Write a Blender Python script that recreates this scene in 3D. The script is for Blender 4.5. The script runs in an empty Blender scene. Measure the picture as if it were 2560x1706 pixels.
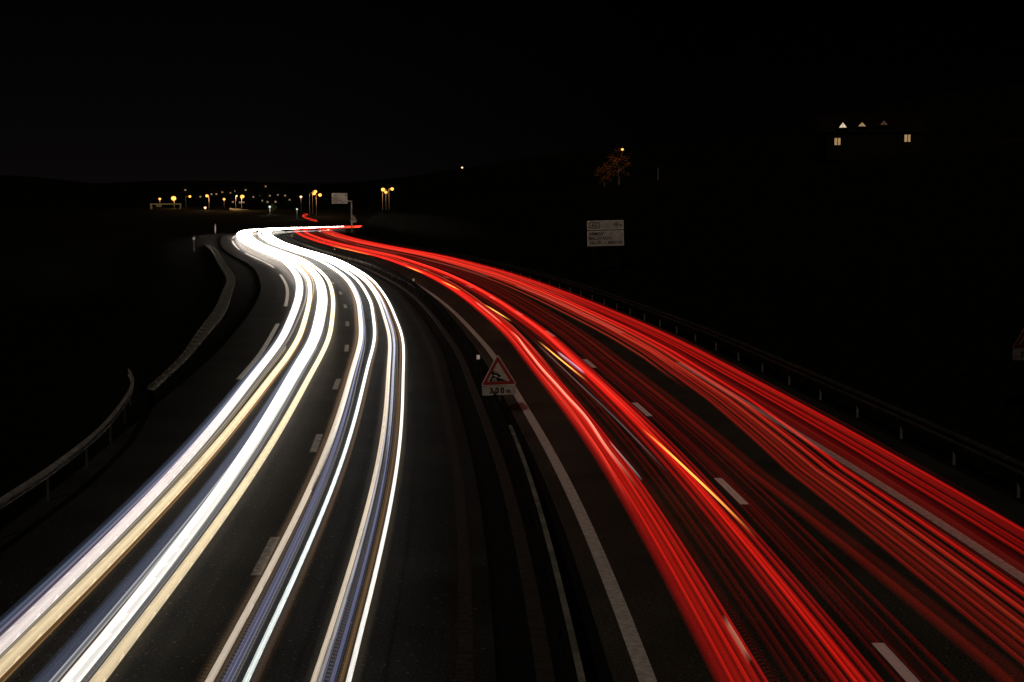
import bpy, bmesh, math, random
import numpy as np
from mathutils import Vector, Matrix

random.seed(7)
rng = np.random.RandomState(7)
S = bpy.context.scene
C = S.collection

# ------------------------------------------------------------------ camera
CAM_H, F_PX, TILT, ROLL = 6.374, 3878.46, 0.0924, 0.00204     # photo: 2560 px wide, 54.5 mm equivalent
cam = bpy.data.cameras.new('camera')
cam.sensor_width = 36.0
cam.lens = F_PX / 2560 * 36.0
cam.clip_start = 0.1
cam.clip_end = 12000
camo = bpy.data.objects.new('camera', cam)
C.objects.link(camo)
camo.matrix_world = Matrix.Translation((0, 0, CAM_H)) @ Matrix.Rotation(math.pi / 2 - TILT, 4, 'X') @ Matrix.Rotation(-ROLL, 4, 'Z')
S.camera = camo

# ------------------------------------------------------------------ world: night sky, added headlight fill
W = bpy.data.worlds.new('World'); S.world = W
W.use_nodes = True
nt = W.node_tree; nt.nodes.clear()
wo = nt.nodes.new('ShaderNodeOutputWorld'); bg = nt.nodes.new('ShaderNodeBackground')
tc = nt.nodes.new('ShaderNodeTexCoord'); sx = nt.nodes.new('ShaderNodeSeparateXYZ'); cr = nt.nodes.new('ShaderNodeValToRGB')
nt.links.new(tc.outputs['Generated'], sx.inputs[0]); nt.links.new(sx.outputs['Z'], cr.inputs[0])
mr = nt.nodes.new('ShaderNodeMapRange'); mr.inputs['From Min'].default_value = 0.10; mr.inputs['From Max'].default_value = -0.16
mr.inputs['To Min'].default_value = 0.22; mr.inputs['To Max'].default_value = 1.0      # the town's glow lies to the left
nt.links.new(sx.outputs['X'], mr.inputs['Value']); nt.links.new(mr.outputs[0], bg.inputs[1])
nt.links.new(cr.outputs[0], bg.inputs[0]); nt.links.new(bg.outputs[0], wo.inputs[0])
bg.inputs[1].default_value = 1.0
e = cr.color_ramp.elements
e[0].position = 0.0; e[0].color = (0.0030, 0.0024, 0.0023, 1)
e[1].position = 0.12; e[1].color = (0.0006, 0.0006, 0.0006, 1)
x = cr.color_ramp.elements.new(0.05); x.color = (0.0017, 0.0014, 0.0014, 1)

headlight_fill = bpy.data.lights.new('headlight_fill', 'SUN'); headlight_fill.energy = 0.55; headlight_fill.angle = math.radians(1.0); headlight_fill.color = (1.0, 0.86, 0.72)  # added fill from behind the camera, stands in for unseen headlights
mo = bpy.data.objects.new('headlight_fill', headlight_fill); C.objects.link(mo)
mo.rotation_euler = (math.radians(90 - 30), 0, math.radians(-14))

S.view_settings.view_transform = 'Standard'; S.view_settings.look = 'None'
S.view_settings.exposure = 0.0; S.view_settings.gamma = 1.0
S.cycles.transparent_max_bounces = 128
S.cycles.max_bounces = 5
S.cycles.diffuse_bounces = 2
S.cycles.glossy_bounces = 2
S.cycles.sample_clamp_indirect = 0.6
S.cycles.use_denoising = True
S.cycles.denoising_prefilter = 'ACCURATE'

# ------------------------------------------------------------------ helpers
def tag(o, label=None, cat=None, group=None, kind=None):
    if label: o['label'] = label
    if cat: o['category'] = cat
    if group: o['group'] = group
    if kind: o['kind'] = kind
    return o

def empty(name, loc=(0, 0, 0), rot=(0, 0, 0)):
    o = bpy.data.objects.new(name, None); C.objects.link(o)
    o.location = loc; o.rotation_euler = rot; o.empty_display_size = 0.2
    return o

def link_mesh(name, verts, faces, mat, parent=None, smooth=False):
    me = bpy.data.meshes.new(name)
    me.from_pydata([tuple(map(float, v)) for v in verts], [], [tuple(int(i) for i in f) for f in faces]); me.update()
    for m in (mat if isinstance(mat, (list, tuple)) else [mat]): me.materials.append(m)
    if smooth:
        for p in me.polygons: p.use_smooth = True
    o = bpy.data.objects.new(name, me); C.objects.link(o)
    if parent: o.parent = parent
    return o

class MB:
    """collects shapes that become ONE mesh"""
    def __init__(s): s.v = []; s.f = []
    def add(s, vs, fs):
        n = len(s.v); s.v += [tuple(v) for v in vs]; s.f += [tuple(i + n for i in f) for f in fs]; return s
    def box(s, c, d, rz=0.0):
        cx, cy, cz = c; dx, dy, dz = d[0] / 2, d[1] / 2, d[2] / 2; k, q = math.cos(rz), math.sin(rz)
        vs = []
        for z in (-dz, dz):
            for (a, b) in ((-dx, -dy), (dx, -dy), (dx, dy), (-dx, dy)):
                vs.append((cx + a * k - b * q, cy + a * q + b * k, cz + z))
        return s.add(vs, [(3, 2, 1, 0), (4, 5, 6, 7), (0, 1, 5, 4), (1, 2, 6, 5), (2, 3, 7, 6), (3, 0, 4, 7)])
    def tube(s, p0, p1, r0, r1=None, n=8):
        r1 = r0 if r1 is None else r1
        p0, p1 = Vector(p0), Vector(p1); d = (p1 - p0).normalized()
        a = d.orthogonal().normalized(); b = d.cross(a)
        vs = []
        for p, r in ((p0, r0), (p1, r1)):
            for i in range(n):
                t = 2 * math.pi * i / n; vs.append(p + (a * math.cos(t) + b * math.sin(t)) * r)
        fs = [(i, (i + 1) % n, n + (i + 1) % n, n + i) for i in range(n)]
        fs += [tuple(range(n - 1, -1, -1)), tuple(range(n, 2 * n))]
        return s.add(vs, fs)
    def ball(s, c, r, n=10, m=6, sz=1.0):
        vs = [(c[0], c[1], c[2] - r * sz)]
        for j in range(1, m):
            t = -math.pi / 2 + math.pi * j / m
            for i in range(n):
                u = 2 * math.pi * i / n
                vs.append((c[0] + r * math.cos(t) * math.cos(u), c[1] + r * math.cos(t) * math.sin(u), c[2] + r * math.sin(t) * sz))
        vs.append((c[0], c[1], c[2] + r * sz)); fs = []
        for i in range(n): fs.append((0, 1 + (i + 1) % n, 1 + i))
        for j in range(m - 2):
            for i in range(n):
                a = 1 + j * n + i; b = 1 + j * n + (i + 1) % n
                fs.append((a, b, b + n, a + n))
        k = 1 + (m - 2) * n
        for i in range(n): fs.append((k + i, k + (i + 1) % n, len(vs) - 1))
        return s.add(vs, fs)
    def prism(s, poly, y0, y1):
        """a polygon in x,z drawn out along y"""
        n = len(poly)
        vs = [(p[0], y0, p[1]) for p in poly] + [(p[0], y1, p[1]) for p in poly]
        fs = [tuple(range(n)), tuple(range(2 * n - 1, n - 1, -1))] + [((i + 1) % n, i, n + i, n + (i + 1) % n) for i in range(n)]
        return s.add(vs, fs)
    def build(s, name, mat, parent=None, smooth=False): return link_mesh(name, s.v, s.f, mat, parent, smooth)

def copy_tree(o, parent=None):
    c = o.copy(); C.objects.link(c)
    if parent: c.parent = parent
    for ch in list(o.children): copy_tree(ch, c)
    return c

def far_point(x, y, dist):
    """where something seen at this bearing and height angle stands at this distance"""
    return Vector(((x - 1280) * dist / F_PX, dist, CAM_H - (y - 493.6) * dist / F_PX))

# ------------------------------------------------------------------ materials
def new_mat(name):
    m = bpy.data.materials.new(name); m.use_nodes = True; return m, m.node_tree, m.node_tree.nodes['Principled BSDF']

def noisy(name, c0, c1, rough=0.7, scale=8.0, metal=0.0, detail=6.0, bump=0.0, spec=0.12):
    m, t, b = new_mat(name)
    n = t.nodes.new('ShaderNodeTexNoise'); n.inputs['Scale'].default_value = scale; n.inputs['Detail'].default_value = detail
    g = t.nodes.new('ShaderNodeNewGeometry'); t.links.new(g.outputs['Position'], n.inputs['Vector'])
    r = t.nodes.new('ShaderNodeValToRGB'); r.color_ramp.elements[0].position = 0.35; r.color_ramp.elements[1].position = 0.65
    r.color_ramp.elements[0].color = (*c0, 1); r.color_ramp.elements[1].color = (*c1, 1)
    t.links.new(n.outputs['Fac'], r.inputs[0]); t.links.new(r.outputs[0], b.inputs['Base Color'])
    b.inputs['Roughness'].default_value = rough; b.inputs['Metallic'].default_value = metal
    b.inputs['Specular IOR Level'].default_value = spec
    if bump:
        q = t.nodes.new('ShaderNodeBump'); q.inputs['Strength'].default_value = bump; q.inputs['Distance'].default_value = 0.02
        t.links.new(n.outputs['Fac'], q.inputs['Height']); t.links.new(q.outputs[0], b.inputs['Normal'])
    return m

def asphalt_mat(name, c0, c1):
    m, t, b = new_mat(name)
    g = t.nodes.new('ShaderNodeNewGeometry')
    def noise(sc, det):
        n = t.nodes.new('ShaderNodeTexNoise'); n.inputs['Scale'].default_value = sc; n.inputs['Detail'].default_value = det
        t.links.new(g.outputs['Position'], n.inputs['Vector']); return n
    big = noise(0.35, 4); fine = noise(26, 3); grit = noise(11, 2)
    r1 = t.nodes.new('ShaderNodeValToRGB'); r1.color_ramp.elements[0].color = (*c0, 1); r1.color_ramp.elements[1].color = (*c1, 1)
    r1.color_ramp.elements[0].position = 0.3; r1.color_ramp.elements[1].position = 0.7
    t.links.new(big.outputs['Fac'], r1.inputs[0])
    r2 = t.nodes.new('ShaderNodeValToRGB'); r2.color_ramp.elements[0].position = 0.32; r2.color_ramp.elements[1].position = 0.68
    r2.color_ramp.elements[0].color = (0.15, 0.15, 0.15, 1); r2.color_ramp.elements[1].color = (1.9, 1.9, 1.9, 1)
    t.links.new(fine.outputs['Fac'], r2.inputs[0])
    mx = t.nodes.new('ShaderNodeMix'); mx.data_type = 'RGBA'; mx.blend_type = 'MULTIPLY'; mx.inputs['Factor'].default_value = 1
    t.links.new(r1.outputs[0], mx.inputs['A']); t.links.new(r2.outputs[0], mx.inputs['B'])
    r3 = t.nodes.new('ShaderNodeValToRGB'); r3.color_ramp.elements[0].position = 0.66; r3.color_ramp.elements[1].position = 0.72
    r3.color_ramp.elements[0].color = (0, 0, 0, 1); r3.color_ramp.elements[1].color = (1, 1, 1, 1)
    t.links.new(grit.outputs['Fac'], r3.inputs[0])
    mx2 = t.nodes.new('ShaderNodeMix'); mx2.data_type = 'RGBA'; mx2.inputs['B'].default_value = (0.11, 0.11, 0.105, 1)
    t.links.new(r3.outputs[0], mx2.inputs['Factor']); t.links.new(mx.outputs['Result'], mx2.inputs['A'])
    t.links.new(mx2.outputs['Result'], b.inputs['Base Color'])
    bp = t.nodes.new('ShaderNodeBump'); bp.inputs['Strength'].default_value = 0.5; bp.inputs['Distance'].default_value = 0.01
    t.links.new(fine.outputs['Fac'], bp.inputs['Height']); t.links.new(bp.outputs[0], b.inputs['Normal'])
    b.inputs['Roughness'].default_value = 0.6; b.inputs['Specular IOR Level'].default_value = 0.02
    return m

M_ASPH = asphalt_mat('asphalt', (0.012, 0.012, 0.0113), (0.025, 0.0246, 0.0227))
M_ASPH_LIT = asphalt_mat('headlit_asphalt', (0.026, 0.0255, 0.0195), (0.050, 0.049, 0.037))  # headlight wash on the departing lanes put into a paler base colour
M_PAINT = noisy('road_paint', (0.34, 0.33, 0.29), (0.60, 0.59, 0.54), 0.6, 9.0, bump=0.2)
M_PAINT_LIT = noisy('headlit_road_paint', (0.74, 0.73, 0.69), (0.84, 0.83, 0.79), 0.6, 9.0)  # headlight return from the dashes put into a paler white
M_GREYDASH = noisy('grey_road_paint', (0.12, 0.11, 0.10), (0.28, 0.26, 0.235), 0.7, 6.0)  # greyer than the dashes of the other carriageway
M_PAINT_UNLIT = noisy('unlit_road_paint', (0.018, 0.014, 0.012), (0.045, 0.036, 0.03), 0.9, 9.0, spec=0.02)  # shade painted in: an edge line that no headlight brightens
M_MEDIAN = noisy('median_gravel', (0.004, 0.004, 0.004), (0.012, 0.011, 0.010), 0.95, 14.0, bump=0.6, spec=0.02)
M_GRASS = noisy('dark_grass', (0.002, 0.0024, 0.0014), (0.006, 0.006, 0.0035), 1.0, 1.3, bump=0.8, spec=0.02)
M_CONC = noisy('concrete', (0.07, 0.066, 0.055), (0.13, 0.12, 0.10), 0.85, 5.0, bump=0.3)
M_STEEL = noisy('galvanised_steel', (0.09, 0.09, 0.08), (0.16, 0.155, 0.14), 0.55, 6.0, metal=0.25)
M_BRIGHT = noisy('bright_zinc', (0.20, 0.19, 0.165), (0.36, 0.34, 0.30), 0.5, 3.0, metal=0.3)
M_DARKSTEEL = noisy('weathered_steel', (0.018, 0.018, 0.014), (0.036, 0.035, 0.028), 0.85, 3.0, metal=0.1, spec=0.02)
M_BLACKSTEEL = noisy('near_black_steel', (0.004, 0.0035, 0.003), (0.009, 0.0075, 0.006), 0.95, 3.0, spec=0.05)  # almost black, darker than the other steels
M_RAILGLINT = noisy('rail_glint', (0.12, 0.115, 0.09), (0.24, 0.23, 0.18), 0.8, 2.0)  # light caught by the rail's top edge, painted as a paler strip
M_WHITE = noisy('white_sign_sheet', (0.17, 0.155, 0.13), (0.25, 0.225, 0.19), 0.6, 3.0)
M_FRAME = noisy('sign_edge', (0.24, 0.225, 0.20), (0.32, 0.30, 0.27), 0.5, 3.0)
M_UNLIT = noisy('unlit_sign_sheet', (0.035, 0.03, 0.025), (0.055, 0.048, 0.04), 0.8, 3.0, spec=0.02)  # lack of light on the edge sign put into darker sheet colours
M_UNLITRED = noisy('unlit_red_sheet', (0.018, 0.003, 0.003), (0.03, 0.004, 0.004), 0.8, 4.0, spec=0.02)
M_RED = noisy('red_sign_sheet', (0.10, 0.006, 0.005), (0.15, 0.010, 0.008), 0.6, 4.0)
M_BLACK = noisy('black_lettering', (0.006, 0.0055, 0.005), (0.011, 0.01, 0.009), 0.7, 4.0, spec=0.02)
M_POLE = noisy('lamp_pole', (0.14, 0.12, 0.11), (0.22, 0.19, 0.17), 0.6, 3.0, metal=.1)
M_POSTWHITE = noisy('white_plastic', (0.72, 0.72, 0.70), (0.82, 0.82, 0.80), 0.5, 4.0)
M_TIMBER = noisy('dark_timber', (0.004, 0.003, 0.002), (0.009, 0.007, 0.005), 0.9, 2.0, spec=0.02)
M_TILE = noisy('dark_roof_tile', (0.004, 0.003, 0.003), (0.008, 0.006, 0.005), 0.9, 2.0, spec=0.02)
M_RENDER = noisy('dark_render', (0.005, 0.005, 0.004), (0.010, 0.009, 0.008), 0.95, 1.0, spec=0.02)
M_BARK = noisy('bark', (0.05, 0.035, 0.022), (0.11, 0.08, 0.055), 0.95, 6.0, bump=0.6)
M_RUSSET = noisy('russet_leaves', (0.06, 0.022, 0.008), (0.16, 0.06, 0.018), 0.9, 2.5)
M_LEAF = noisy('foliage', (0.035, 0.05, 0.02), (0.10, 0.10, 0.04), 0.9, 2.5)
M_REFL = noisy('reflector', (0.80, 0.80, 0.80), (0.95, 0.95, 0.95), 0.3, 4.0)

def glow_mat(name, col, strength):
    m = bpy.data.materials.new(name); m.use_nodes = True; t = m.node_tree; t.nodes.clear()
    o = t.nodes.new('ShaderNodeOutputMaterial'); em = t.nodes.new('ShaderNodeEmission')
    n = t.nodes.new('ShaderNodeTexNoise'); n.inputs['Scale'].default_value = 3.0
    r = t.nodes.new('ShaderNodeMapRange'); r.inputs['To Min'].default_value = 0.6 * strength; r.inputs['To Max'].default_value = 1.4 * strength
    g = t.nodes.new('ShaderNodeNewGeometry'); t.links.new(g.outputs['Position'], n.inputs['Vector'])
    t.links.new(n.outputs['Fac'], r.inputs['Value']); t.links.new(r.outputs[0], em.inputs[1])
    em.inputs[0].default_value = (*col, 1); t.links.new(em.outputs[0], o.inputs[0]); return m

def streak_mat(name, flicker=0.0, one_sided=False):
    """light gathered along the path of a lamp: adds its own light to whatever is behind it"""
    m = bpy.data.materials.new(name); m.use_nodes = True; t = m.node_tree; t.nodes.clear()
    o = t.nodes.new('ShaderNodeOutputMaterial'); em = t.nodes.new('ShaderNodeEmission'); tr = t.nodes.new('ShaderNodeBsdfTransparent')
    ad = t.nodes.new('ShaderNodeAddShader'); at = t.nodes.new('ShaderNodeAttribute'); at.attribute_name = 'glow'
    iv_ = t.nodes.new('ShaderNodeMath'); iv_.operation = 'SUBTRACT'; iv_.inputs[0].default_value = 1.0; t.links.new(at.outputs['Alpha'], iv_.inputs[1]); t.links.new(iv_.outputs[0], tr.inputs[0])
    t.links.new(at.outputs['Color'], em.inputs[0]); t.links.new(em.outputs[0], ad.inputs[0]); t.links.new(tr.outputs[0], ad.inputs[1])
    t.links.new(ad.outputs[0], o.inputs[0])
    if flicker:
        a2 = t.nodes.new('ShaderNodeAttribute'); a2.attribute_name = 'along'
        k = t.nodes.new('ShaderNodeMath'); k.operation = 'MULTIPLY'; k.inputs[1].default_value = flicker
        f = t.nodes.new('ShaderNodeMath'); f.operation = 'FRACT'
        gt = t.nodes.new('ShaderNodeMath'); gt.operation = 'GREATER_THAN'; gt.inputs[1].default_value = 0.5
        t.links.new(a2.outputs['Fac'], k.inputs[0]); t.links.new(k.outputs[0], f.inputs[0]); t.links.new(f.outputs[0], gt.inputs[0])
        t.links.new(gt.outputs[0], em.inputs[1])
    if one_sided:                     # upper faces alone emit, added to keep red light off the asphalt
        gn = t.nodes.new('ShaderNodeNewGeometry'); iv = t.nodes.new('ShaderNodeMath'); iv.operation = 'SUBTRACT'; iv.inputs[0].default_value = 1.0
        t.links.new(gn.outputs['Backfacing'], iv.inputs[1])
        if flicker:
            mu = t.nodes.new('ShaderNodeMath'); mu.operation = 'MULTIPLY'; t.links.new(iv.outputs[0], mu.inputs[0]); t.links.new(gt.outputs[0], mu.inputs[1]); t.links.new(mu.outputs[0], em.inputs[1])
        else: t.links.new(iv.outputs[0], em.inputs[1])
    return m
M_STREAK = streak_mat('light_streak')
M_TAIL = streak_mat('tail_light_streak', 0.0, True)
M_TAILF = streak_mat('flickering_tail_light_streak', 6.5, True)
M_FLICK = streak_mat('flickering_light_streak', 6.5)

# ------------------------------------------------------------------ the road's line on the ground
CTRL = np.array([(1.6, -40), (1.3, -20), (1.0, 0), (.8, 10), (.6, 20), (.2, 31), (-.4, 41), (-1.2, 52), (-1.95, 62.6), (-3.0, 73), (-4.75, 89),
                 (-7.4, 108.8), (-10.5, 127), (-14.6, 148), (-20.0, 170), (-25.2, 192), (-30.0, 215), (-35.1, 242), (-39.4, 270),
                 (-41.8, 295), (-41.2, 318), (-37.5, 338), (-31, 353), (-21, 366), (-8, 376), (8, 383), (26, 388)], float)

def catmull(P, n=24):
    out = []
    for i in range(len(P) - 1):
        p0 = P[max(i - 1, 0)]; p1 = P[i]; p2 = P[i + 1]; p3 = P[min(i + 2, len(P) - 1)]
        for k in range(n):
            t = k / n
            out.append(0.5 * ((2 * p1) + (-p0 + p2) * t + (2 * p0 - 5 * p1 + 4 * p2 - p3) * t * t + (-p0 + 3 * p1 - 3 * p2 + p3) * t ** 3))
    out.append(P[-1]); return np.array(out)

def resample(P, step):
    d = np.hypot(*(P[1:] - P[:-1]).T); s = np.concatenate([[0], np.cumsum(d)])
    q = np.arange(0, s[-1], step); return np.stack([np.interp(q, s, P[:, i]) for i in range(P.shape[1])], 1)

AX = resample(catmull(CTRL), 0.5)
k = np.exp(-0.5 * (np.arange(-20, 21) / 8.0) ** 2); k /= k.sum()
pad = np.concatenate([AX[0] + (AX[0] - AX[1]) * np.arange(20, 0, -1)[:, None], AX, AX[-1] + (AX[-1] - AX[-2]) * np.arange(1, 21)[:, None]])
AX = np.stack([np.convolve(pad[:, i], k, 'valid') for i in (0, 1)], 1)
AS = np.concatenate([[0], np.cumsum(np.hypot(*(AX[1:] - AX[:-1]).T))])
S0 = np.interp(0, AX[:300, 1], AS[:300])            # s = 0 right under the camera
AS = AS - S0
AT = np.gradient(AX, axis=0); AT /= np.hypot(*AT.T)[:, None]
AN = np.stack([AT[:, 1], -AT[:, 0]], 1)             # to the right
SMAX = AS[-1]

def smooth(a, b, x):
    t = np.clip((np.asarray(x, float) - a) / (b - a), 0, 1); return t * t * (3 - 2 * t)
def zprof(s): return -0.7 * smooth(255, 355, s)
def on(s, o, z=0.0):
    """a point o metres right of the median line at s metres along it"""
    s = np.asarray(s, float)
    x = np.interp(s, AS, AX[:, 0]); y = np.interp(s, AS, AX[:, 1]); nx = np.interp(s, AS, AN[:, 0]); ny = np.interp(s, AS, AN[:, 1])
    return np.stack([x + nx * o, y + ny * o, zprof(s) + z + 0 * s], -1)
def heading(s):
    tx = float(np.interp(s, AS, AT[:, 0])); ty = float(np.interp(s, AS, AT[:, 1])); return math.atan2(-tx, ty)

# ------------------------------------------------------------------ terrain
def nearest(x, y):
    A = AX[::6]; sh = x.shape; P = np.stack([x.ravel(), y.ravel()], 1); o = np.zeros(len(P)); s = np.zeros(len(P))
    for i in range(0, len(P), 2000):
        q = P[i:i + 2000]; d = q[:, None, :] - A[None]; j = (d ** 2).sum(2).argmin(1)
        dd = q - A[j]; n = AN[::6][j]; o[i:i + 2000] = np.sign((dd * n).sum(1)) * np.hypot(dd[:, 0], dd[:, 1]); s[i:i + 2000] = AS[::6][j]
    return o.reshape(sh), s.reshape(sh)

def terrain(x, y):
    x = np.asarray(x, float); y = np.asarray(y, float)
    o, s = nearest(x, y)
    z = zprof(s) - 0.09
    t = smooth(130, 215, s)
    r0 = 13.4 - 1.6 * smooth(225, 260, s)
    z = z + (1.0 + 3.4 * t) * smooth(0, 1, (o - r0) / (7.0 - 1.6 * t)) + 0.115 * np.maximum(0, o - 22) * (1 - 0.6 * smooth(140, 260, o))
    lf = (o < 0) * smooth(14.5, 26, -o); z = z - lf * (1.8 - 1.2 * smooth(60, 120, s))
    w = smooth(392, 450, y); z = z * (1 - w) + (-2.2) * w
    def hill(cx, cy, h, sx_, sy_): return h * np.exp(-0.5 * (((x - cx) / sx_) ** 2 + ((y - cy) / sy_) ** 2))
    z = z + (hill(170, 740, 24, 112, 112) + hill(-400, 790, 36, 66, 110)) * smooth(330, 470, y)
    z = z + 46 * smooth(1150, 2900, y) * (1 + 0.35 * np.sin(x / 310.0) + 0.15 * np.sin(x / 97.0 + 1)) + hill(1500, 2300, 230, 700, 900) * smooth(420, 1100, y)
    return z

def tz(x, y): return float(terrain(np.array([x]), np.array([y]))[0])

def axis_steps(lims):
    out = []
    for a, b, st in lims: out += list(np.arange(a, b, st))
    return np.array(out + [lims[-1][1]])
gx = axis_steps([(-1800, -500, 100), (-500, -120, 14), (-120, 90, 2.6), (90, 400, 12), (400, 2600, 100)])
gy = axis_steps([(-40, 400, 2.6), (400, 900, 10), (900, 3600, 60)])
X, Y = np.meshgrid(gx, gy); Z = terrain(X, Y)
nx_, ny_ = len(gx), len(gy)
vid = np.arange(nx_ * ny_).reshape(ny_, nx_)
fc = np.stack([vid[:-1, :-1], vid[:-1, 1:], vid[1:, 1:], vid[1:, :-1]], -1).reshape(-1, 4)
ground = link_mesh('terrain', np.stack([X, Y, Z], -1).reshape(-1, 3), fc, M_GRASS, smooth=True)
tag(ground, kind='structure')

# ------------------------------------------------------------------ carriageways and their markings
def srange(a, b, st=2.0): return np.append(np.arange(a, b, st), b)

def strip(name, o0, o1, s0, s1, z, mat, parent=None, th=0.0, st=2.0):
    ss = srange(s0, s1, st); A = on(ss, o0, z); B = on(ss, o1, z); n = len(ss)
    v = np.concatenate([A, B]); f = [(i, n + i, n + i + 1, i + 1) for i in range(n - 1)]
    if th:
        v = np.concatenate([v, A - (0, 0, th), B - (0, 0, th)])
        f += [(i, i + 1, 2 * n + i + 1, 2 * n + i) for i in range(n - 1)] + [(n + i + 1, n + i, 3 * n + i, 3 * n + i + 1) for i in range(n - 1)]
        f += [(0, 2 * n, 3 * n, n), (n - 1, 2 * n - 1, 4 * n - 1, 3 * n - 1)]
    return link_mesh(name, v, f, mat, parent)

SA, SB = -25.0, SMAX - 4
road_r = strip('road', 0.75, 10.45, SA, SB, 0.0, M_ASPH_LIT, th=0.3); tag(road_r, kind='structure')
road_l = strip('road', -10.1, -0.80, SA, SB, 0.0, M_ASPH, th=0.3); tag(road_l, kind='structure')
hs = strip('hard_shoulder', 8.42, 10.44, SA, SB, 0.003, M_ASPH, st=2.0); tag(hs, kind='structure')  # darker strip paints in the shade beside the headlit lanes
med = strip('median_strip', -0.80, 0.75, SA, SB, -0.03, M_MEDIAN, th=0.25); tag(med, kind='structure')
gut = strip('gutter', -0.26, -0.02, SA, SB, 0.0, noisy('old_concrete', (0.016, 0.013, 0.010), (0.035, 0.03, 0.024), 0.9, 5.0), th=0.06); tag(gut, kind='structure')

LM = 0.004
strip('edge_line', 1.08, 1.32, SA, SB, LM, M_PAINT, road_r)
def s_at_y(y): return float(np.interp(y, AX[:, 1], AS))
d0 = s_at_y(21.4) + 0.2
for i in range(-1, 26):                                   # 3 m marks, 10 m gaps
    far_s = d0 + 13.0 * i
    if i >= 0 or True: strip('lane_dash', 4.60, 4.78, far_s - 3.0, far_s, LM, M_PAINT_LIT, road_r)
q = s_at_y(59.0)
strip('edge_line', 8.02, 8.26, SA, q, LM, M_PAINT, road_r)
a = q + 13
while a < SB:
    strip('edge_line', 8.02, 8.26, a, min(a + 39, SB), LM, M_PAINT, road_r); a += 52
strip('edge_line', -1.32, -1.10, SA, SB, LM, M_PAINT_UNLIT, road_l)
d1 = s_at_y(28.9) + 0.1
for i in range(-1, 26):
    far_s = d1 + 12.9 * i
    strip('lane_dash', -4.84, -4.66, far_s - 3.0, far_s, LM, M_GREYDASH, road_l)
a = s_at_y(93.8) - 1.5
for k0 in (-1, 0, 1, 2, 3, 4):
    b0 = a + 52 * k0; b1 = min(b0 + 39, SB)
    if b1 > b0: strip('edge_line', -8.36, -8.16, max(b0, 55), b1, LM, M_PAINT, road_l)

# ------------------------------------------------------------------ light streaks
def table(s, tab): return np.interp(s, [t[0] for t in tab], [t[1] for t in tab])
WHITE_S = [(-10, .7), (18, .80), (26, .95), (38, 1.2), (55, 1.7), (80, 2.3), (108, 4.2), (135, 9), (170, 17.0), (230, 24.0), (420, 24.0)]
RED_S = [(-10, .32), (18, .42), (30, .60), (50, .80), (80, .90), (140, 1.05), (420, 1.3)]
HALO_S = [(-10, .6), (30, 1.0), (60, 2.0), (110, 2.8), (160, 4.0), (420, 6)]
WHITE_END = s_at_y(336) + 22
STEPS = np.concatenate([np.arange(-8, 60, 1.0), np.arange(60, 160, 1.8), np.arange(160, SB, 3.0)])
FINE = np.concatenate([np.arange(-8, 70, 0.5), np.arange(70, 160, 1.8), np.arange(160, SB, 3.0)])

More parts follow.
